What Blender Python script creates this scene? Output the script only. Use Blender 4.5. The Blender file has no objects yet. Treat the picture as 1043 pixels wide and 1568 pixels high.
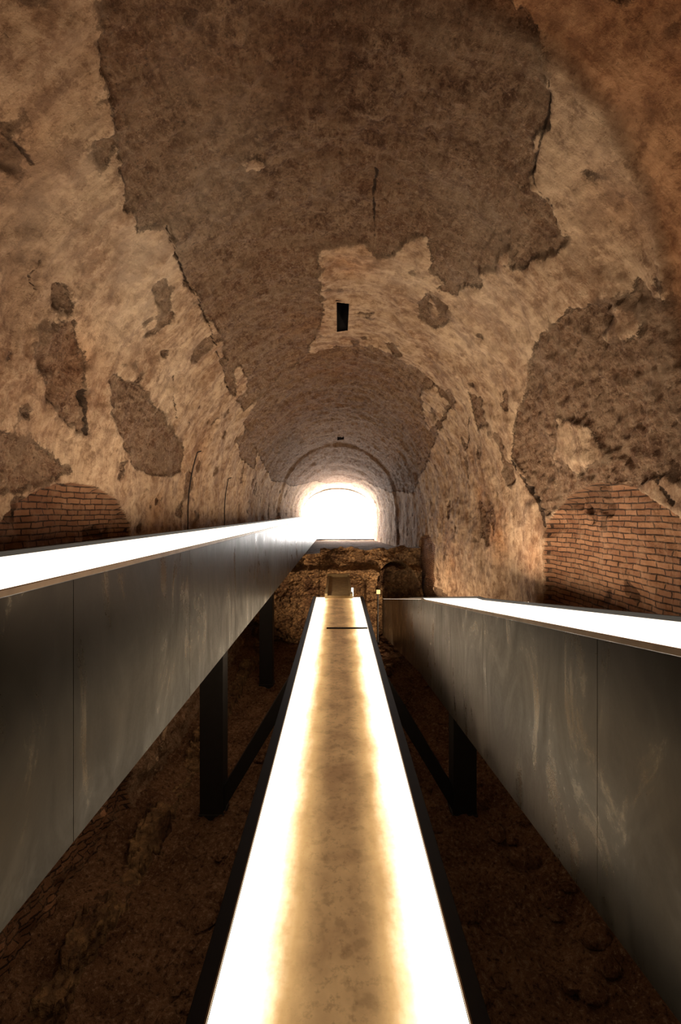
import bpy, bmesh, math, random
import numpy as np
from mathutils import noise, Vector, Matrix
random.seed(3)
sc = bpy.context.scene
col = sc.collection
EYE = 6.0            # eye height above the excavated ground
W, H = 4.0, 4.5      # half width of gallery, rise of vault above the springing (at eye height)
RV = 4.25            # unrolling radius
HALF = RV*math.pi/2
F = 700.0            # focal length in units of a 1043 wide print
CX, CY = 518.0, 785.0

# ------------------------------------------------------------------ materials
class NT:
    def __init__(s, name):
        s.m = bpy.data.materials.new(name); s.m.use_nodes = True
        s.t = s.m.node_tree; s.t.nodes.clear()
        s.out = s.t.nodes.new('ShaderNodeOutputMaterial')
    def n(s, typ, ins=None, **kw):
        nd = s.t.nodes.new(typ)
        for k, v in kw.items(): setattr(nd, k, v)
        if ins:
            for k, v in ins.items():
                sock = nd.inputs[k]
                if isinstance(v, bpy.types.NodeSocket): s.t.links.new(v, sock)
                else: sock.default_value = v
        return nd
    def math(s, op, a, b=0.0, clamp=False):
        nd = s.n('ShaderNodeMath', {0: a, 1: b}, operation=op); nd.use_clamp = clamp
        return nd.outputs[0]
    def mix(s, f, a, b, mode='MIX'):
        nd = s.t.nodes.new('ShaderNodeMix'); nd.data_type = 'RGBA'; nd.blend_type = mode
        for sock, v in ((nd.inputs[0], f), (nd.inputs[6], a), (nd.inputs[7], b)):
            if isinstance(v, bpy.types.NodeSocket): s.t.links.new(v, sock)
            elif isinstance(v, (int, float)): sock.default_value = v
            else: sock.default_value = (*v, 1)[:4]
        return nd.outputs[2]
    def rng(s, v, a, b, c=0.0, d=1.0, smooth=False):
        nd = s.n('ShaderNodeMapRange', {0: v, 1: a, 2: b, 3: c, 4: d})
        nd.interpolation_type = 'SMOOTHSTEP' if smooth else 'LINEAR'
        return nd.outputs[0]
    def noise(s, vec, scale, detail=4, rough=0.55, dist=0.0):
        return s.n('ShaderNodeTexNoise', {'Vector': vec, 'Scale': scale, 'Detail': detail, 'Roughness': rough, 'Distortion': dist}).outputs[0]
    def surf(s, sh): s.t.links.new(sh, s.out.inputs[0]); return s.m
    def bsdf(s, colr, rough=0.8, metal=0.0, normal=None, spec=0.5):
        b = s.n('ShaderNodeBsdfPrincipled')
        for k, v in (('Base Color', colr), ('Roughness', rough), ('Metallic', metal), ('Specular IOR Level', spec)):
            if isinstance(v, bpy.types.NodeSocket): s.t.links.new(v, b.inputs[k])
            elif isinstance(v, (int, float)): b.inputs[k].default_value = v
            else: b.inputs[k].default_value = (*v, 1)
        if normal is not None: s.t.links.new(normal, b.inputs['Normal'])
        return b.outputs[0]

def scalevec(nt, vec, x, y, z):
    return nt.n('ShaderNodeVectorMath', {0: vec, 1: (x, y, z)}, operation='MULTIPLY').outputs[0]

def make_shell_mat():
    k = NT('ancient_vault_surface')
    P = k.n('ShaderNodeTexCoord').outputs['Object']
    UV = k.n('ShaderNodeUVMap', uv_map='unrolled').outputs[0]
    expo = k.n('ShaderNodeAttribute', attribute_name='expo').outputs['Fac']
    brk = k.n('ShaderNodeAttribute', attribute_name='brickwork').outputs['Fac']
    crk = k.n('ShaderNodeAttribute', attribute_name='crack').outputs['Fac']
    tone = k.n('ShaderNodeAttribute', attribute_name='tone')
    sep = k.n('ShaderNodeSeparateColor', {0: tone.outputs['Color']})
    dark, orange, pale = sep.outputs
    nf = k.noise(P, 24, 5, .82)
    nm = k.noise(P, 4.5, 7, .76)
    nl = k.noise(P, .9, 4, .62, .2)
    n2 = k.noise(P, 1.9, 6, .72)
    run = k.noise(scalevec(k, UV, 3.5, .6, 1), 1.3, 4, .6)
    comb = k.noise(scalevec(k, UV, 26, .8, 1), 1.0, 2, .6)
    rings = k.noise(scalevec(k, UV, 2.6, .12, 1), 1.0, 4, .75)
    axial = k.noise(scalevec(k, UV, .5, 4.0, 1), 1.2, 4, .65)
    # plaster
    c = k.mix(k.rng(nl, .36, .62), (.31, .172, .095), (.55, .372, .228))
    c = k.mix(k.rng(nm, .48, .60, 0, .6), c, (.68, .485, .31))
    c = k.mix(k.rng(nm, .49, .38, 0, .8), c, (.19, .102, .056))
    c = k.mix(k.rng(run, .52, .68, 0, .5), c, (.225, .130, .076))
    c = k.mix(k.rng(n2, .52, .62, 0, .6), c, (.26, .155, .095))
    c = k.mix(k.rng(comb, .5, .7, 0, .22), c, (.17, .10, .058))
    pits = k.rng(nf, .38, .33)
    c = k.mix(k.math('MULTIPLY', pits, .8), c, (.08, .047, .03))
    # exposed concrete core
    vor = k.n('ShaderNodeTexVoronoi', {'Vector': P, 'Scale': 9.0, 'Randomness': 1.0})
    vcs = k.n('ShaderNodeSeparateColor', {0: vor.outputs['Color']}).outputs[0]
    e = k.mix(k.rng(nm, .41, .59), (.155, .073, .039), (.52, .318, .190))
    e = k.mix(k.rng(nl, .40, .58, 0, .6), e, (.26, .112, .052))
    e = k.mix(k.rng(axial, .46, .64, 0, .5), e, (.43, .260, .152))
    e = k.mix(k.rng(comb, .42, .62, 0, .3), e, (.13, .065, .038))
    lumps = k.math('MULTIPLY', k.rng(vcs, .66, .80), k.rng(vor.outputs['Distance'], .5, .2))
    e = k.mix(k.math('MULTIPLY', lumps, .5), e, (.64, .44, .28))
    e = k.mix(k.rng(nf, .47, .37, 0, .8), e, (.05, .025, .015))
    e = k.mix(k.rng(nf, .54, .65, 0, .75), e, (.70, .48, .31))
    cb = k.n('ShaderNodeTexBrick', {'Vector': UV, 'Scale': 1.0, 'Mortar Size': .016, 'Brick Width': .42, 'Row Height': .13, 'Mortar Smooth': .6})
    course = k.math('MULTIPLY', cb.outputs['Fac'], k.rng(nm, .44, .56, 0, .42))
    e = k.mix(course, e, (.50, .34, .22))
    ee = k.math('ADD', expo, k.math('MULTIPLY', k.math('SUBTRACT', nf, .5), .20))
    wd = k.rng(n2, .48, .60, .012, .09)       # sharp broken edge in places, feathered elsewhere
    me = k.n('ShaderNodeMapRange', {0: ee, 1: k.math('MULTIPLY', wd, -1.0), 2: wd}).outputs[0]
    edge = k.math('MULTIPLY', k.rng(k.math('ABSOLUTE', ee), .03, .0), k.rng(wd, .06, .012))
    base = k.mix(k.math('MULTIPLY', me, k.rng(n2, .58, .50, .40, .88)), c, e)
    base = k.mix(k.math('MULTIPLY', edge, .65), base, (.06, .034, .022))
    base = k.mix(k.rng(rings, .52, .66, 0, .30), base, k.mix(1.0, base, (.52, .43, .37), 'MULTIPLY'))
    base = k.mix(k.rng(rings, .48, .36, 0, .25), base, (.56, .39, .25))
    bv = k.n('ShaderNodeVectorMath', {0: UV, 1: k.n('ShaderNodeCombineXYZ', {0: k.math('MULTIPLY', k.math('SUBTRACT', nm, .5), .03), 1: k.math('MULTIPLY', k.math('SUBTRACT', nl, .5), .10)}).outputs[0]}, operation='ADD').outputs[0]
    bt = k.n('ShaderNodeTexBrick', {'Vector': bv, 'Scale': 1.0, 'Mortar Size': .011, 'Brick Width': .29, 'Row Height': .085, 'Mortar Smooth': .25, 'Bias': -.1,
              'Color1': (.34, .168, .085, 1), 'Color2': (.22, .098, .049, 1), 'Mortar': (.055, .03, .018, 1)})
    bc = k.mix(k.rng(nm, .48, .66, 0, .45), bt.outputs['Color'], (.43, .26, .155))
    mb = k.rng(k.math('ADD', brk, k.math('MULTIPLY', k.math('SUBTRACT', nf, .5), .08)), -.01, .01)
    base = k.mix(mb, base, bc)
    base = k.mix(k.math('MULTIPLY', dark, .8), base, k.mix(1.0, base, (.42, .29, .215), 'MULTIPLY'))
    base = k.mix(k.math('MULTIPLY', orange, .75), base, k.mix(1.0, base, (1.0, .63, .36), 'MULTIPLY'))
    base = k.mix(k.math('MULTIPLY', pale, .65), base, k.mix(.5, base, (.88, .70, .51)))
    ck = k.rng(k.math('ADD', crk, k.math('MULTIPLY', k.math('SUBTRACT', nf, .5), .03)), -.004, .008)
    base = k.mix(k.math('MULTIPLY', ck, .85), base, (.035, .02, .013))
    hgt = k.math('ADD', k.math('MULTIPLY', nf, k.rng(me, 0, 1, .024, .11)), k.math('MULTIPLY', me, -.03))
    hgt = k.math('ADD', hgt, k.math('MULTIPLY', nm, k.rng(me, 0, 1, .08, .18)))
    hgt = k.math('ADD', hgt, k.math('MULTIPLY', rings, .10))
    hgt = k.math('ADD', hgt, k.math('MULTIPLY', k.math('MULTIPLY', bt.outputs['Fac'], mb), -.02))
    hgt = k.math('ADD', hgt, k.math('MULTIPLY', ck, -.03))
    bp = k.n('ShaderNodeBump', {'Height': hgt, 'Strength': 1.0, 'Distance': 1.0})
    return k.surf(k.bsdf(base, .93, 0, bp.outputs[0], .15))

def make_dirt():
    k = NT('excavated_earth'); P = k.n('ShaderNodeTexCoord').outputs['Object']
    a = k.noise(P, 1.2, 6, .65); b = k.noise(P, 14, 5, .78)
    c = k.mix(k.rng(a, .35, .65), (.14, .065, .032), (.30, .16, .085))
    c = k.mix(k.rng(b, .54, .64, 0, .8), c, (.46, .29, .175))
    c = k.mix(k.rng(b, .47, .38, 0, .85), c, (.035, .02, .012))
    h = k.math('ADD', k.math('MULTIPLY', a, .2), k.math('MULTIPLY', b, .18))
    bp = k.n('ShaderNodeBump', {'Height': h, 'Strength': 1.0, 'Distance': 1.0})
    return k.surf(k.bsdf(c, .95, 0, bp.outputs[0], .1))

def make_rubble(name='rubble_masonry', g=1.0):
    k = NT(name); P = k.n('ShaderNodeTexCoord').outputs['Object']
    a = k.noise(P, 1.1, 6, .7); v = k.n('ShaderNodeTexVoronoi', {'Vector': P, 'Scale': 7.0})
    c = k.mix(k.rng(a, .38, .62), (.12*g, .06*g, .03*g), (.42*g, .255*g, .12*g))
    c = k.mix(k.rng(v.outputs['Distance'], .3, .6, 0, .5), c, (.05*g, .03*g, .02*g))
    h = k.math('ADD', k.math('MULTIPLY', a, .2), k.math('MULTIPLY', v.outputs['Distance'], -.06))
    bp = k.n('ShaderNodeBump', {'Height': h, 'Strength': 1.0, 'Distance': 1.0})
    return k.surf(k.bsdf(c, .95, 0, bp.outputs[0], .1))

def make_panel():
    k = NT('burnished_steel_panel'); P = k.n('ShaderNodeTexCoord').outputs['Object']
    a = k.noise(P, .8, 4, .6, .4); s = k.noise(scalevec(k, P, 1, .8, .35), 2.2, 6, .7, 1.4)
    fine = k.noise(P, 40, 2, .7)
    c = k.mix(k.rng(a, .35, .65), (.023, .0180, .0130), (.046, .037, .026))
    c = k.mix(k.rng(s, .56, .68, 0, .45), c, (.17, .13, .08))
    r = k.math('ADD', k.rng(s, .4, .64, .34, .20), k.math('MULTIPLY', fine, .10))
    bp = k.n('ShaderNodeBump', {'Height': k.math('ADD', k.math('MULTIPLY', a, .02), k.math('MULTIPLY', fine, .0005)), 'Strength': .35, 'Distance': 1.0})
    return k.surf(k.bsdf(c, r, .9, bp.outputs[0], .15))

def simple(name, c, rough=.6, metal=0.0):
    k = NT(name); P = k.n('ShaderNodeTexCoord').outputs['Object']
    a = k.noise(P, 6, 3, .6)
    cc = k.mix(k.rng(a, .3, .7), tuple(x*.75 for x in c), tuple(min(1, x*1.2) for x in c))
    return k.surf(k.bsdf(cc, rough, metal))

def make_emit(name, c, s):
    k = NT(name)
    e = k.n('ShaderNodeEmission', {'Color': (*c, 1), 'Strength': s})
    return k.surf(e.outputs[0])

CS = 1.8   # the sunken channel is 1.5 m wide and lies 2.9 m below the eye
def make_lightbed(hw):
    k = NT('glass_sand_painted_glow')
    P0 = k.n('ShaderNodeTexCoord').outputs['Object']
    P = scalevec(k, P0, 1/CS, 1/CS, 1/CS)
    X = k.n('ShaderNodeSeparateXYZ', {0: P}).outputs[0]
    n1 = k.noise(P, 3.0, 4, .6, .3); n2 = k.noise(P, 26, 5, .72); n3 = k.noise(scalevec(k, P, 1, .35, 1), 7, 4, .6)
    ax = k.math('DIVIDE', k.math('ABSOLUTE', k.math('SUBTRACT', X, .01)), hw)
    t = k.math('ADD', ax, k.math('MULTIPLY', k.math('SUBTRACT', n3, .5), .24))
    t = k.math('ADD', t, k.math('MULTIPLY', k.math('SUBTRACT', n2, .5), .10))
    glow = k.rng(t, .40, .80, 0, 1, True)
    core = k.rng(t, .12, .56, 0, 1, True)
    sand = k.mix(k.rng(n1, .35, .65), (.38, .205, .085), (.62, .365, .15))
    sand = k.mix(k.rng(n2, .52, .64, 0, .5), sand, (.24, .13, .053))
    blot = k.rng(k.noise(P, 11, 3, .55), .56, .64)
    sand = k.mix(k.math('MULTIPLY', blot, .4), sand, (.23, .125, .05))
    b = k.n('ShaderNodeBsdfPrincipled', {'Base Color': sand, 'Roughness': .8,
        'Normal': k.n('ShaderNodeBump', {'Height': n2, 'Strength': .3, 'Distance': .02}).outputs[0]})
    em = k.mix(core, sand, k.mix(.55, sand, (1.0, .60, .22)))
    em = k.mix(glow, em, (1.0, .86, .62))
    st = k.math('ADD', k.math('MULTIPLY', glow, 2.2), k.math('ADD', .42, k.math('MULTIPLY', core, .6)))  # emission paints the edge strips' light falling off across the sand
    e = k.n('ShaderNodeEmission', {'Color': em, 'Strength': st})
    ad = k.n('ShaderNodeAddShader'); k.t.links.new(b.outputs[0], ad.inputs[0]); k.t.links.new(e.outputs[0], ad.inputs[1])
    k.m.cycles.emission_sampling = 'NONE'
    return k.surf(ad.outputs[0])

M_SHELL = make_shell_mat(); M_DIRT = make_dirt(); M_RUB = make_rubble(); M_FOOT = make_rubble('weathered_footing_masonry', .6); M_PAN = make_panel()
M_BLACK = simple('black_painted_steel', (.010, .009, .008), .6, .2)
M_RIM = simple('bronze_edge_trim', (.34, .25, .17), .4, .8)
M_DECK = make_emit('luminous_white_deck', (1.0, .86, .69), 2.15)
M_STRIP = make_emit('channel_side_light', (1.0, .88, .70), 2.2)
M_SKY = make_emit('glowing_daylight_pane', (1.0, .98, .95), 28)  # emitter standing in for daylight outside the far opening
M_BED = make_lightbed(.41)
M_VOID = simple('dark_shaft', (.02, .014, .012), .95)
M_GREY = simple('pale_stone_frame', (.45, .42, .36), .7)
M_LAMP = make_emit('warm_lamp_lens', (1.0, .6, .2), 2.0)

# ------------------------------------------------------------------ mesh helpers
def mesh_obj(name, verts, faces, mat, parent=None, smooth=False):
    me = bpy.data.meshes.new(name)
    if isinstance(verts, np.ndarray):
        me.vertices.add(len(verts)); me.vertices.foreach_set('co', verts.astype(np.float32).ravel())
        nf = len(faces); me.loops.add(nf*4); me.polygons.add(nf)
        me.loops.foreach_set('vertex_index', faces.astype(np.int32).ravel())
        me.polygons.foreach_set('loop_start', np.arange(0, nf*4, 4, dtype=np.int32))
        me.polygons.foreach_set('loop_total', np.full(nf, 4, dtype=np.int32))
        me.update(calc_edges=True); me.validate()
    else:
        me.from_pydata([tuple(v) for v in verts], [], faces)
        bm = bmesh.new(); bm.from_mesh(me); bmesh.ops.recalc_face_normals(bm, faces=bm.faces); bm.to_mesh(me); bm.free()
    if smooth: me.polygons.foreach_set('use_smooth', np.ones(len(me.polygons), dtype=bool))
    me.materials.append(mat)
    ob = bpy.data.objects.new(name, me); col.objects.link(ob)
    if parent: ob.parent = parent
    return ob

def loft(name, sections, mat, parent=None, closed=True):
    n = len(sections[0]); V = [p for s in sections for p in s]; Fc = []
    for i in range(len(sections)-1):
        for j in range(n if closed else n-1):
            a = i*n+j; b = i*n+(j+1) % n
            Fc.append((a, b, b+n, a+n))
    if closed:
        Fc.append(tuple(range(n))[::-1]); Fc.append(tuple((len(sections)-1)*n+j for j in range(n)))
    return mesh_obj(name, V, Fc, mat, parent)

def bevel(ob, w=.006):
    m = ob.modifiers.new('bevel', 'BEVEL'); m.width = w; m.segments = 2; m.limit_method = 'ANGLE'; return ob

def empty(name):
    e = bpy.data.objects.new(name, None); col.objects.link(e); e.empty_display_size = .3; return e

# ------------------------------------------------------------------ survey of the surface finishes
def survey(X, Y):
    dx, up = (X-CX)/F, (CY-Y)/F
    if up >= 0:
        z = 1/math.sqrt((dx/W)**2 + (up/H)**2); ph = math.atan2(dx/W, up/H)
        return (ph*RV, z)
    z = W/max(abs(dx), .03); s = 1 if dx > 0 else -1
    return (s*(HALF + -up*z), z)

def poly(pts, sub=4):
    out = []
    n = len(pts)
    for i in range(n):
        a, b = pts[i], pts[(i+1) % n]
        for j in range(sub):
            t = j/sub; out.append(survey(a[0]+(b[0]-a[0])*t, a[1]+(b[1]-a[1])*t))
    return np.array(out)

def sdist(P, pg, closed=True):
    out = np.full(len(P), -1.5 if closed else 9.0)
    lo, hi = pg.min(0)-1.2, pg.max(0)+1.2
    idx = np.where((P[:, 0] > lo[0]) & (P[:, 0] < hi[0]) & (P[:, 1] > lo[1]) & (P[:, 1] < hi[1]))[0]
    if len(idx) == 0: return out
    Q = P[idx]; d = np.full(len(Q), 9.0); ins = np.zeros(len(Q), bool)
    n = len(pg)
    for i in range(n if closed else n-1):
        a, b = pg[i], pg[(i+1) % n]; ab = b-a
        t = np.clip(((Q-a)@ab)/(ab@ab+1e-9), 0, 1)
        dd = np.hypot(*(Q-a-t[:, None]*ab).T); d = np.minimum(d, dd)
        c = ((a[1] > Q[:, 1]) != (b[1] > Q[:, 1]))
        xi = a[0]+(Q[:, 1]-a[1])/(b[1]-a[1]+1e-12)*(b[0]-a[0])
        ins ^= c & (Q[:, 0] < xi)
    if not closed:
        out[idx] = d; return out
    out[idx] = np.where(ins, d, -d)
    return np.clip(out, -1.5, 1.5)

EXPOSED = [poly(p) for p in [
 [(150,-150),(155,60),(158,125),(170,200),(190,310),(215,348),(255,338),(272,395),(290,440),(318,490),(335,545),(352,600),(375,628),
  (400,600),(430,572),(470,545),(495,480),(490,430),(488,378),(530,370),(560,363),(580,388),(605,385),(635,360),(655,362),(665,410),(690,438),(735,436),(750,412),(770,398),(790,410),
  (830,392),(862,388),(868,360),(845,310),(815,272),(818,225),(835,195),(848,110),(800,40),(770,-20),(760,-150)],
 [(822,530),(850,490),(900,468),(960,450),(1010,455),(1060,470),(1060,735),(1000,735),(930,742),(885,765),(845,790),(825,765),(805,725),(785,700),(790,650),(805,600)],
 [(60,500),(110,492),(130,560),(124,610),(130,665),(100,650),(68,600),(50,545)],
 [(168,572),(215,598),(250,640),(282,690),(276,725),(240,732),(200,712),(180,670),(165,630)],
 [(-80,640),(0,655),(50,680),(105,722),(60,738),(0,752),(-80,760)],
 [(375,640),(400,600),(430,572),(470,545),(520,530),(570,528),(610,545),(645,570),(685,602),(690,625),(668,670),(650,720),(632,755),(600,752),(560,718),(520,712),(480,718),(445,740),(415,735),(398,700),(380,668)],
 [(640,462),(660,445),(682,462),(688,490),(670,502),(648,488)],
 [(20,180),(-60,180),(-60,240),(10,250)],
 [(380,660),(395,690),(390,720),(370,700),(362,672)],
 [(85,438),(105,445),(108,478),(90,474)],
 [(720,600),(735,610),(748,650),(735,660)],
 [(735,770),(750,775),(748,835),(738,820)],
]]
ISLAND = [poly(p) for p in [
 [(302,500),(322,492),(340,520),(345,552),(328,548),(310,525)],
 [(355,565),(366,556),(378,580),(376,606),(360,602)],
 [(362,240),(392,232),(398,252),(372,268)],
 [(645,600),(665,590),(690,612),(680,640),(655,660)],
 [(935,470),(985,465),(980,510),(930,520)],
 [(860,640),(905,655),(935,700),(890,730),(850,700)],
 [(655,455),(670,455),(676,480),(662,485)],
 [(765,380),(785,375),(790,400),(770,402)],
]]
ORANGE = poly([(690,-200),(705,0),(850,85),(930,170),(985,280),(1020,420),(1035,560),(1300,560),(1300,-200)])
CRACKS = [([(785,706),(800,722),(812,748),(828,768),(836,802)], .05), ([(124,600),(128,664)], .05), ([(848,112),(838,180),(818,262),(850,312)], .018),
 ([(576,262),(572,300),(574,362)], .018), ([(250,340),(285,430),(318,490),(350,598)], .015), ([(60,395),(40,420),(50,440)], .012),
 ([(700,590),(720,640),(715,700)], .02), ([(270,560),(262,600),(270,640)], .015), ([(1010,735),(1030,770)], .03), ([(0,200),(30,225),(48,250)], .015),
 ([(450,700),(480,688),(520,683),(560,685),(600,702)], .03)]
CRK = []
for pts_, w_ in CRACKS:
    q = []
    for a, b in zip(pts_[:-1], pts_[1:]):
        for j in range(4): q.append(survey(a[0]+(b[0]-a[0])*j/4, a[1]+(b[1]-a[1])*j/4))
    q.append(survey(*pts_[-1])); CRK.append((np.array(q), w_))
# tonal patches, dark and pale ones partly painting light falloff into the colour: X, Y, radius(m), kind(0 dark 1 orange 2 pale), amount
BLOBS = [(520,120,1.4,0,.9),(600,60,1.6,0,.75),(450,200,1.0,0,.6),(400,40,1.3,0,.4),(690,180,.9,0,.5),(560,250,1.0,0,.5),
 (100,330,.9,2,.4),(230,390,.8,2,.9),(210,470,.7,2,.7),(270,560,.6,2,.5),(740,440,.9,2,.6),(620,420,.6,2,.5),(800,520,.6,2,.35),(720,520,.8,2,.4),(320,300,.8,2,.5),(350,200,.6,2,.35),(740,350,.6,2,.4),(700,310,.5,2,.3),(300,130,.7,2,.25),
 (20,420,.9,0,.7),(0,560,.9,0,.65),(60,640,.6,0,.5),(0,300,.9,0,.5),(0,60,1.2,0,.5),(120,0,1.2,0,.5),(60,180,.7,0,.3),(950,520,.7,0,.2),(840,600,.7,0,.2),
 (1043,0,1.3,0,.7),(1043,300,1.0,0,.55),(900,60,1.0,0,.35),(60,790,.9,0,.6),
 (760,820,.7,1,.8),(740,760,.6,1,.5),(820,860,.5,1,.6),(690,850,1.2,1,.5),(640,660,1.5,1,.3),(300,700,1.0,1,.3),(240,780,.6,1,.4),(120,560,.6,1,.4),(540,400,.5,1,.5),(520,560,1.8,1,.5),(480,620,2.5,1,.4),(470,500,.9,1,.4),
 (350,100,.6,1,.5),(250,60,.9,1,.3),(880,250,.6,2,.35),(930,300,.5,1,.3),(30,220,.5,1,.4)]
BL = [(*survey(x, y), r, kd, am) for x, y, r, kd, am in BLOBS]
NICHES = [(6.95, 1.78, -.22, .66), (20.6, 1.8, -1.35, .35)]   # centre, half width, spring height, rise (relative to the eye)

def profile(v):
    ph = np.clip(v/RV, -math.pi/2, math.pi/2)
    x = W*np.sin(ph); h = H*np.cos(ph)
    ext = np.maximum(np.abs(v)-HALF, 0); h = h-ext
    nx = np.sin(ph)/W; nh = np.cos(ph)/H; L = np.hypot(nx, nh)
    return x, h, nx/L, nh/L

def fbm(P, scale, octv=4):
    return np.array([noise.fractal(Vector((p[0]*scale, p[1]*scale, p[2]*scale)), .9, 2.0, octv) for p in P])

ZC = np.concatenate([np.linspace(-4, 2.7, 24), np.exp(np.linspace(math.log(2.8), math.log(47), 430))])
def shell(name, vs, holes=()):
    nv, nz = len(vs), len(ZC)
    V, Z = np.meshgrid(vs, ZC)
    V = V.ravel(); Z = Z.ravel(); P2 = np.stack([V, Z], 1)
    x, h, nx, nh = profile(V)
    step = np.clip((Z-30.0)/.25, 0, 1)*.12
    for zz in (33.5, 36.5, 39.5, 42.5): step = step+np.clip((Z-zz)/.25, 0, 1)*.05
    P3 = np.stack([x, Z, h], 1)
    n_lo = fbm(P3, .7, 4); n_mid = fbm(P3, 2.6, 4); n_hi = fbm(P3, 9.0, 3)
    br = n_mid*.09+n_hi*.04
    expo = np.full(len(V), -1.5)
    for pg in EXPOSED: expo = np.maximum(expo, sdist(P2, pg))
    isl = np.full(len(V), -1.5)
    for pg in ISLAND: isl = np.maximum(isl, sdist(P2, pg))
    expo = np.minimum(expo, -isl) + br
    spots = fbm(P3+7.3, 1.3, 3)
    expo = np.maximum(expo, (spots-.62)*.5)
    expo = np.where((Z < 3) & (expo < -1), -.3+br, expo)
    orr = sdist(P2, ORANGE)
    crack = np.full(len(V), -1.0)
    for q, w_ in CRK: crack = np.maximum(crack, w_*(1+n_mid*.8)-sdist(P2+np.stack([n_hi, n_mid], 1)*.03, q, False))
    brick = np.full(len(V), -1.5)
    for c, hw, sp, rise in NICHES:
        R = (hw*hw+rise*rise)/(2*rise); cy = sp+rise-R
        dd = np.minimum(R-np.hypot(Z-c, h-cy), hw-np.abs(Z-c))
        dd = np.where(h < cy, hw-np.abs(Z-c), dd)
        dd = np.where(np.abs(V) > HALF*.93, dd, -1.5)
        brick = np.maximum(brick, np.clip(dd, -1.5, 1.5))
    rec = np.clip((brick+n_mid*.03)/.05, 0, 1)
    low = np.clip((-h-2.2)/1.5, 0, 1)
    off = n_lo*.08+n_mid*.035+n_hi*.012 - (1-np.clip(expo/.04+.5, 0, 1))*.04 - step + rec*.16
    off = off + np.clip(orr/.06+.5, 0, 1)*.10 + np.clip(crack/.03, 0, 1)*.04
    off = off + np.where(expo > 0, n_hi*.03, 0) + low*(n_mid*.10+n_hi*.05)
    X = x+nx*off; Hh = h+nh*off
    tap = 1-np.clip((Z-30.2)/16.8, 0, 1)*.41
    Hh = np.where(Hh > 0, Hh*tap, Hh)
    co = np.stack([X, Z, EYE+Hh], 1)
    i, j = np.meshgrid(np.arange(nz-1), np.arange(nv-1), indexing='ij'); a = (i*nv+j).ravel()
    faces = np.stack([a, a+nv, a+nv+1, a+1], 1)
    for x0, x1, z0, z1 in holes:
        cx = X[faces].mean(1); cz = Z[faces].mean(1)
        faces = faces[~((cx > x0) & (cx < x1) & (cz > z0) & (cz < z1) & (Hh[faces].mean(1) > 0))]
    ob = mesh_obj(name, co, faces, M_SHELL, smooth=True)
    me = ob.data
    def att(nm, arr):
        at = me.attributes.new(nm, 'FLOAT', 'POINT'); at.data.foreach_set('value', arr.astype(np.float32))
    att('expo', np.where(low > .5, np.maximum(expo, .2*n_mid+.1), expo)); att('brickwork', brick+n_mid*.03); att('crack', crack)
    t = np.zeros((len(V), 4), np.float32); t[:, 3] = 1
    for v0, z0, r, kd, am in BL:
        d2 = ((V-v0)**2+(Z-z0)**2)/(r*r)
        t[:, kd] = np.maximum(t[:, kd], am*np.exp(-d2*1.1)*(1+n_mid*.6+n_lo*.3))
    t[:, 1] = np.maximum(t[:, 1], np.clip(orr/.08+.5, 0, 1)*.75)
    crown_shade = np.exp(-(V/3.6)**2)*np.clip((12-Z)/6, 0, 1)*.28*(1+n_mid*.5+n_lo*.4)  # crown darkened in the colour to stand for weaker light up there
    t[:, 0] = np.maximum(t[:, 0], crown_shade)
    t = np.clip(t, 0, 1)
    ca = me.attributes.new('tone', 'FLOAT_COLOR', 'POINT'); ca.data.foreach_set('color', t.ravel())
    uv = me.uv_layers.new(name='unrolled')
    li = np.empty(len(me.loops), np.int32); me.loops.foreach_get('vertex_index', li)
    uv.data.foreach_set('uv', np.stack([Z[li], V[li]], 1).astype(np.float32).ravel())
    return ob

HOLES = [(-.04, .24, 9.75, 11.3), (-.05, .35, 27.0, 28.4)]
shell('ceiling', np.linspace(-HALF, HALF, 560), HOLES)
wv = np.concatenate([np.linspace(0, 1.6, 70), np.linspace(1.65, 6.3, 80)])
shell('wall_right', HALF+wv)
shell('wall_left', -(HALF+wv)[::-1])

for (x0, x1, z0, z1), nm in zip(HOLES, ('air_shaft', 'air_shaft')):
    e = empty(nm)
    zb, zt = EYE+H-.02, EYE+H+1.2
    x0 -= .015; x1 += .015; z0 -= .05; z1 += .05
    V = [(x0,z0,zb),(x1,z0,zb),(x1,z1,zb),(x0,z1,zb),(x0,z0,zt),(x1,z0,zt),(x1,z1,zt),(x0,z1,zt)]
    mesh_obj('shaft_lining', V, [(0,1,5,4),(1,2,6,5),(2,3,7,6),(3,0,4,7),(4,5,6,7)], M_VOID, e)

def arch_ring(name, z0, z1, w_o, h_o, w_i, h_i, spring, base, mat, parent=None, n=48):
    def ring(z, w, h):
        pts = [(-w, z, EYE+base)]
        for i in range(n+1):
            a = math.pi*(1-i/n); pts.append((w*math.cos(a), z, EYE+spring+h*math.sin(a)))
        pts.append((w, z, EYE+base)); return pts
    A = [ring(z0, w_o, h_o), ring(z0, w_i, h_i), ring(z1, w_i, h_i), ring(z1, w_o, h_o)]
    m = n+3; V = [p for r in A for p in r]; Fc = []
    for q in range(4):
        r = (q+1) % 4
        for j in range(m-1): Fc.append((q*m+j, q*m+j+1, r*m+j+1, r*m+j))
    for j in (0, m-1): Fc.append((j, m+j, 2*m+j, 3*m+j))
    return mesh_obj(name, V, Fc, mat, parent)

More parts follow.
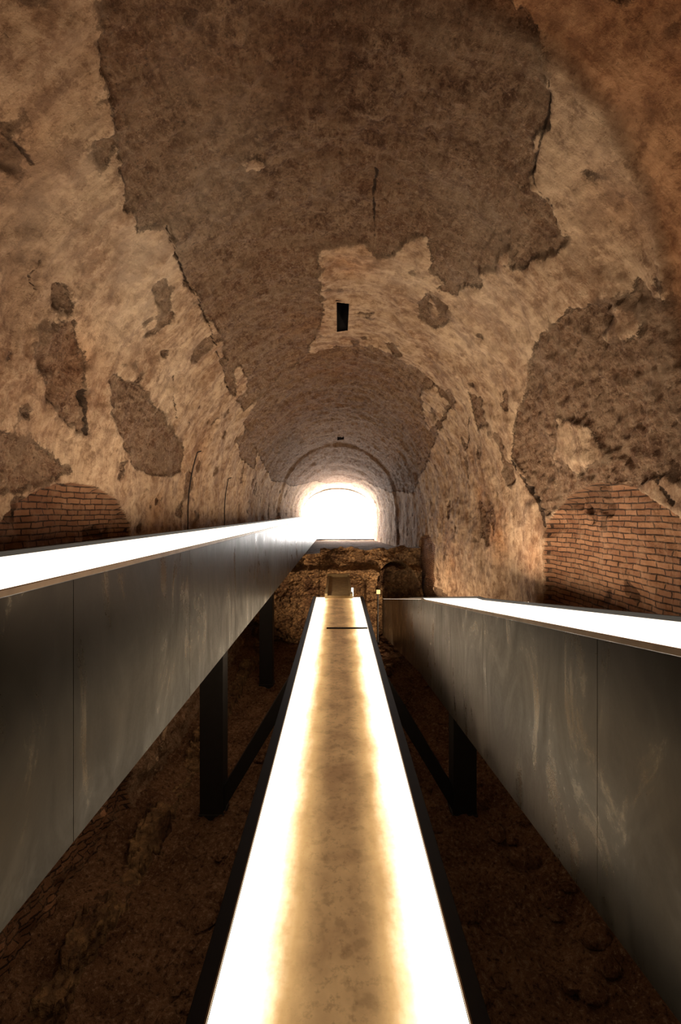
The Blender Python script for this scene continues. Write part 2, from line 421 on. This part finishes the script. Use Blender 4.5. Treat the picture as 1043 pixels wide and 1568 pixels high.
arch_ring('wall_far', 46.9, 47.4, 4.6, 3.4, 3.70, 2.40, .0, -6.3, M_SHELL)
dr = empty('door_1')
arch_ring('frame', 46.6, 46.88, 3.70, 2.42, 3.60, 2.32, .0, -2.8, M_GREY, dr)
loft('sill', [[(-3.65,46.6,EYE-2.95),(3.65,46.6,EYE-2.95),(3.65,46.6,EYE-2.72),(-3.65,46.6,EYE-2.72)],[(-3.65,47.3,EYE-2.95),(3.65,47.3,EYE-2.95),(3.65,47.3,EYE-2.72),(-3.65,47.3,EYE-2.72)]], M_VOID, dr)
loft('mullion', [[(-1.8,46.7,EYE-2.7),(-1.7,46.7,EYE-2.7),(-1.7,46.8,EYE-2.7),(-1.8,46.8,EYE-2.7)],[(-1.8,46.7,EYE+1.95),(-1.7,46.7,EYE+1.95),(-1.7,46.8,EYE+1.95),(-1.8,46.8,EYE+1.95)]], M_GREY, dr)
pts = [(-3.66, 46.86, EYE-2.75)]+[(3.66*math.cos(math.pi*(1-i/40)), 46.86, EYE+2.38*math.sin(math.pi*(1-i/40))) for i in range(41)]+[(3.66, 46.86, EYE-2.75)]
mesh_obj('daylight_pane', pts, [tuple(range(len(pts)))], M_SKY, dr)  # glowing pane added across the opening in place of outside daylight
mesh_obj('wall_back', [(-5,-3.9,-.5),(5,-3.9,-.5),(5,-3.9,11.5),(-5,-3.9,11.5)], [(0,1,2,3)], M_RUB)

# thin conduits clipped to the left side of the vault
for zc_, top in ((11.8, 1.55), (15.6, 1.15)):
    cu = bpy.data.curves.new('wall_conduit', 'CURVE'); cu.dimensions = '3D'; cu.bevel_depth = .016; cu.bevel_resolution = 3; cu.fill_mode = 'FULL'
    sp = cu.splines.new('POLY'); hs = np.linspace(-1.0, top, 14); sp.points.add(len(hs))
    for i_, h_ in enumerate(hs):
        xx = -(W*math.sqrt(max(0, 1-(max(h_, 0)/H)**2))-.12); sp.points[i_].co = (xx, zc_, EYE+h_, 1)
    sp.points[len(hs)].co = (xx+.10, zc_, EYE+top+.03, 1)
    cu.materials.append(M_VOID); ob = bpy.data.objects.new('wall_conduit', cu); col.objects.link(ob)

# ------------------------------------------------------------------ ground
def terrain(name, x0, x1, nx_, y0, y1, ny_, fn, mat, smooth=True):
    X, Y = np.meshgrid(np.linspace(x0, x1, nx_), np.linspace(y0, y1, ny_)); X = X.ravel(); Y = Y.ravel()
    P = np.stack([X, Y, X*0], 1); Z = fn(X, Y, P)
    i, j = np.meshgrid(np.arange(ny_-1), np.arange(nx_-1), indexing='ij'); a = (i*nx_+j).ravel()
    return mesh_obj(name, np.stack([X, Y, Z], 1), np.stack([a, a+1, a+nx_+1, a+nx_], 1), mat, smooth=smooth)
terrain('floor', -4.35, 4.35, 190, -3.9, 23.5, 520, lambda x, y, P: fbm(P, .5, 4)*.16+fbm(P, 3.5, 4)*.09+fbm(P, 9, 2)*.03+np.clip(np.abs(x)-3.1, 0, 1.5)*.35, M_DIRT)
terrain('floor_terrace', -4.3, 4.3, 60, 22.4, 46.9, 140, lambda x, y, P: EYE-2.02-(y-22.4)*.034+fbm(P, .8, 4)*.06, M_DIRT)

# stub of an ancient footing wall running along the left side
def footing(x, y, P):
    a = fbm(P, 2.2, 4); b = fbm(P, 8, 3)
    m = np.clip((.26+.10*fbm(P*np.array([0, 1, 0])+3, .9, 3)-np.abs(x+3.42)+b*.05)/.06, 0, 1)
    hgt = .40+.35*fbm(P*np.array([0, 1, 0]), .45, 3)
    return -.15+m*np.maximum(.1, np.round((hgt+a*.12)*7)/7+b*.05)+.15*(1-m)*b
terrain('low_ruined_footing', -3.76, -3.0, 80, 3.6, 20.4, 900, footing, M_FOOT, False)

def ret_wall():
    nx_, nz_ = 240, 130
    V = []
    for j in range(nz_):
        for i in range(nx_):
            x = -3.93+7.86*i/(nx_-1); t = j/(nz_-1)
            top = EYE-1.72+.26*noise.noise(Vector((x*1.1, 3, 0)))+.12*noise.noise(Vector((x*4, 1, 0)))
            if x < -.9: top = min(top, EYE-2.0)
            z = -.1+(top+.1)*t
            y = 22.0+.45*noise.fractal(Vector((x*.8, z*1.3, 5)), .8, 2, 6)
            y -= .7*max(0, min(1, (EYE-2.55+.2*noise.noise(Vector((x*1.7, 8, 0)))-z)/.15))
            cx = 2.75; r = .95
            dd = r-math.hypot(x-cx, max(z-(EYE-3.3), 0))
            y += 1.1*max(0, min(1, dd/.12))
            cx = .7; dd = .62-math.hypot(x-cx, max(z-(EYE-3.5), 0)); y += .45*max(0, min(1, dd/.1))
            V.append((x, y, z))
    for i in range(nx_):
        b = V[(nz_-1)*nx_+i]; V.append((b[0], 23.2, b[2]-.05))
    Fc = []
    for j in range(nz_):
        for i in range(nx_-1):
            a = j*nx_+i; Fc.append((a, a+1, a+nx_+1, a+nx_))
    mesh_obj('ruined_masonry_ledge', V, Fc, M_RUB, smooth=False)
ret_wall()

def stones():
    bm = bmesh.new()
    for _ in range(1100):
        x = random.uniform(-2.05, 3.6); y = random.uniform(1.5, 20.5)
        if 2.1 < abs(x) < 2.9: continue
        r = random.choice([.02, .03, .03, .05, .05, .08, .12, .16])*random.uniform(.7, 1.3)
        g = noise.fractal(Vector((x*.5, y*.5, 0)), .9, 2, 4)*.16+noise.fractal(Vector((x*3.5, y*3.5, 0)), .9, 2, 4)*.09+max(0, abs(x)-3.1)*.35
        ret = bmesh.ops.create_icosphere(bm, subdivisions=2, radius=r)
        sx, sy, sz = random.uniform(.8, 1.4), random.uniform(.8, 1.3), random.uniform(.5, .9); sd = random.random()*99
        for v in ret['verts']:
            d = 1+.35*noise.noise(v.co/r*1.2+Vector((sd, 0, 0)))
            v.co = Vector((v.co.x*sx*d+x, v.co.y*sy*d+y, v.co.z*sz*d+g+r*.25))
    me = bpy.data.meshes.new('loose_rubble_stones'); bm.to_mesh(me); bm.free(); me.materials.append(M_DIRT)
    col.objects.link(bpy.data.objects.new('loose_rubble_stones', me))
stones()

# ------------------------------------------------------------------ elevated walkways
def walkway(path, side, width, depth, seams):
    e = empty('elevated_walkway')
    def at(y):
        for a, b in zip(path[:-1], path[1:]):
            if y <= b[0] or b is path[-1]:
                t = (y-a[0])/(b[0]-a[0]); return a[1]+(b[1]-a[1])*t, EYE+a[2]+(b[2]-a[2])*t
    ys = [p[0] for p in path]
    def sec(y, o0, o1, z0, z1):
        x, t = at(y); a, b = side*(x+o0), side*(x+o1)
        return [(a, y, t+z0), (b, y, t+z0), (b, y, t+z1), (a, y, t+z1)]
    def bar(nm, o0, o1, z0, z1, mat, y0=None, y1=None):
        y0 = ys[0] if y0 is None else y0; y1 = ys[-1] if y1 is None else y1
        Y = [y0]+[q for q in ys if y0+.01 < q < y1-.01]+[y1]
        return loft(nm, [sec(y, o0, o1, z0, z1) for y in Y], mat, e)
    bar('box_girder', .03, width-.02, -depth+.02, -.06, M_BLACK)
    bar('deck', .025, width-.06, -.055, -.012, M_DECK)
    bar('inner_edge_trim', -.004, .022, -.03, 0, M_RIM)
    bar('outer_curb', width-.055, width, -depth*.5, .03, M_BLACK)
    ss = [ys[0]]+[s for s in seams if ys[0] < s < ys[-1]]+[ys[-1]]
    for i, (a, b) in enumerate(zip(ss[:-1], ss[1:])):
        o = bar('side_panel_%d' % (i+1), 0, .024, -depth, -.034, M_PAN, a+.0015, b-.0015); bevel(o, .0015)
    return e
walkway([(-1.5, 1.5, -.348), (46.0, 1.5, -.348)], -1, 1.28, 1.52, [.56+2.03*i for i in range(30)])
walkway([(-1.0, 1.392, -.117), (2.0, 1.5, -.6), (9.36, 1.765, -1.785), (9.8, 1.78, -1.83), (20.6, 2.0, -3.87)], 1, 1.25, 1.64, [.29+2.4*i for i in range(12)])

def strut(nm, p, q, w, d, par):
    p, q = Vector(p), Vector(q); ax = (q-p).normalized(); s = Vector((0, 1, 0)); u = ax.cross(s).normalized()
    r = [(u*w/2+s*d/2), (-u*w/2+s*d/2), (-u*w/2-s*d/2), (u*w/2-s*d/2)]
    return bevel(loft(nm, [[tuple(p+k) for k in r], [tuple(q+k) for k in r]], M_BLACK, par), .01)
for sx, yy, tb in ((-1, 9.2, EYE-1.85), (1, 9.2, EYE-3.38), (-1, 2.3, EYE-1.85), (-1, 16, EYE-1.85), (1, 2.3, EYE-2.3)):
    e = empty('steel_support_frame')
    strut('post', (sx*2.5, yy, -.05), (sx*2.5, yy, tb), .46, .40, e)
    strut('base_plate', (sx*2.5, yy, -.1), (sx*2.5, yy, .05), .5, .44, e)
    if yy > 9 and yy < 10: strut('diagonal_brace', (sx*2.4, yy, .1), (sx*.76, yy, EYE-3.16), .24, .2, e)

# ------------------------------------------------------------------ illuminated channel
ch = empty('illuminated_display_channel')
def bx(nm, x0, x1, y0, y1, z0, z1, mat, par, bv=.004):
    o = loft(nm, [[(x0,y0,z0),(x1,y0,z0),(x1,y0,z1),(x0,y0,z1)], [(x0,y1,z0),(x1,y1,z0),(x1,y1,z1),(x0,y1,z1)]], mat, par)
    if bv: bevel(o, bv)
    return o
ZT = EYE-1.6*CS
def cb_(nm, x0, x1, y0, y1, z0, z1, mat, bv=.004):
    return bx(nm, x0*CS, x1*CS, y0*CS, y1*CS, ZT+z0*CS, ZT+z1*CS, mat, ch, bv)
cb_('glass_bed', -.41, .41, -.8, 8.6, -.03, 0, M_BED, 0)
cb_('left_light_strip', -.408, -.34, -.8, 8.6, -.01, .002, M_STRIP, 0)
cb_('right_light_strip', .35, .408, -.8, 8.6, -.01, .002, M_STRIP, 0)
cb_('left_edge', -.475, -.41, -.8, 8.65, -.12, .012, M_BLACK)
cb_('right_edge', .41, .475, -.8, 8.65, -.12, .012, M_BLACK)
cb_('left_trim', -.416, -.41, -.8, 8.65, -.02, .018, M_RIM, 0)
cb_('right_trim', .41, .416, -.8, 8.65, -.02, .018, M_RIM, 0)
cb_('underside', -.40, .40, -.8, 8.6, -.12, -.035, M_BLACK)
cb_('step_shadow_bar', -.16, .405, 6.27, 6.33, -.01, .010, M_VOID)  # dark bar standing in for the shadow line of a level change
M_MOSS = simple('mossy_stone', (.38, .29, .15), .8, 0)
cb_('extension_bed', -.20, .22, 8.5, 11.0, .005, .05, M_MOSS)
cb_('extension_edge_left', -.25, -.20, 8.5, 11.0, -.1, .09, M_MOSS)
cb_('extension_edge_right', .22, .27, 8.5, 11.0, -.1, .09, M_MOSS)
cb_('extension_cap', -.25, .27, 10.95, 11.05, -.1, .12, M_MOSS)
cb_('marker_post', .25, .29, 8.7, 8.74, 0, .16, M_STRIP)
for yy in (3.0, 9.2, 15.0):
    bx('cross_beam', -.8, .8, yy-.12, yy+.12, ZT-.42, ZT-.2, M_BLACK, ch)

lp = empty('ground_spot_lamp')
bx('housing', 1.72, 1.92, 20.75, 21.0, EYE-3.72, EYE-3.5, M_BLACK, lp)
bx('lens', 1.74, 1.90, 20.73, 20.749, EYE-3.70, EYE-3.52, M_LAMP, lp, 0)
bx('stake', 1.80, 1.84, 20.85, 20.9, -.1, EYE-3.72, M_BLACK, lp, 0)

# scattering volume added to give a bloom around the far opening
hz = bpy.data.materials.new('bloom_haze'); hz.use_nodes = True; t_ = hz.node_tree; t_.nodes.clear()
o_ = t_.nodes.new('ShaderNodeOutputMaterial'); v_ = t_.nodes.new('ShaderNodeVolumeScatter')
v_.inputs['Density'].default_value = .0050; v_.inputs['Anisotropy'].default_value = .45; v_.inputs['Color'].default_value = (1, .97, .93, 1)
t_.links.new(v_.outputs[0], o_.inputs['Volume'])
bloom_parent = empty('bloom_haze')
bx('haze', -3.3, 3.3, 24.5, 46.5, EYE-1.9, EYE+2.0, hz, bloom_parent, 0)

# ------------------------------------------------------------------ lights
def area(name, loc, direction, sx, sy, e, c):
    l = bpy.data.lights.new(name, 'AREA'); l.shape = 'RECTANGLE'; l.size = sx; l.size_y = sy; l.energy = e; l.color = c
    o = bpy.data.objects.new(name, l); o.location = loc
    zl = -Vector(direction).normalized(); xl = Vector((0, 1, 0)).cross(zl).normalized(); yl = zl.cross(xl)
    o.rotation_euler = Matrix((xl, yl, zl)).transposed().to_euler()
    col.objects.link(o); return o
WARM = (1.0, .74, .50)
area('channel_side_fill', (-.87, 9.0, ZT-.12), (-1, 0, -.4), .05, 10, 36, WARM)  # unseen fill pair, added to brighten side panels and ground
area('channel_side_fill', (.87, 9.0, ZT-.12), (1, 0, -.4), .05, 10, 34, WARM)
area('walkway_under_fill', (-2.2, 8.0, EYE-1.9), (-.9, 0, -1), .05, 16, 75, WARM)  # unseen fill pair below the decks, added to lift low walls and ground
area('walkway_under_fill', (2.6, 3.0, EYE-2.75), (.4, 0, -1), .05, 5, 12, WARM)
area('wall_fill', (-2.78, 6.8, EYE-.36), (0, 0, 1), .06, 5, 150, (1, .82, .62))  # this and the next three: unseen uplights added to brighten walls and vault
area('wall_fill', (3.02, 8.2, EYE-1.4), (0, 0, 1), .06, 5, 150, (1, .82, .62))
area('wall_fill', (3.3, 15.0, EYE-3.3), (.1, 0, 1), .06, 9, 130, (1, .79, .56))
area('wall_fill', (-2.78, 15.0, EYE-.36), (0, 0, 1), .06, 9, 95, (1, .79, .56))
def spot(name, loc, tgt, e, ang, c=WARM):
    l = bpy.data.lights.new(name, 'SPOT'); l.energy = e; l.spot_size = math.radians(ang); l.spot_blend = .8; l.color = c; l.shadow_soft_size = .08
    o = bpy.data.objects.new(name, l); o.location = loc
    o.rotation_euler = (Vector(tgt)-Vector(loc)).to_track_quat('-Z', 'Y').to_euler(); col.objects.link(o)
spot('ledge_fill', (1.5, 15.0, .6), (.6, 22, EYE-2.3), 1700, 80)  # unseen spot added to brighten the masonry ledge
spot('ledge_fill', (-1.9, 13.5, EYE-1.95), (.2, 18.5, ZT), 300, 60)  # unseen spot added to brighten the channel extension
w = bpy.data.worlds.new('World'); sc.world = w; w.use_nodes = True
w.node_tree.nodes['Background'].inputs[0].default_value = (.95, .97, 1, 1); w.node_tree.nodes['Background'].inputs[1].default_value = .5

cd = bpy.data.cameras.new('camera'); cam = bpy.data.objects.new('camera', cd); col.objects.link(cam)
cam.location = (0, 0, EYE); cam.rotation_euler = (math.radians(90), 0, 0)
cd.sensor_fit = 'HORIZONTAL'; cd.sensor_width = 36; cd.lens = 36*F/1043; cd.clip_start = .05; cd.clip_end = 300
cd.shift_x = 3.5/1043; cd.shift_y = .5/1043
sc.camera = cam
sc.view_settings.view_transform = 'Standard'
sc.view_settings.look = 'None'
sc.view_settings.exposure = 0.08
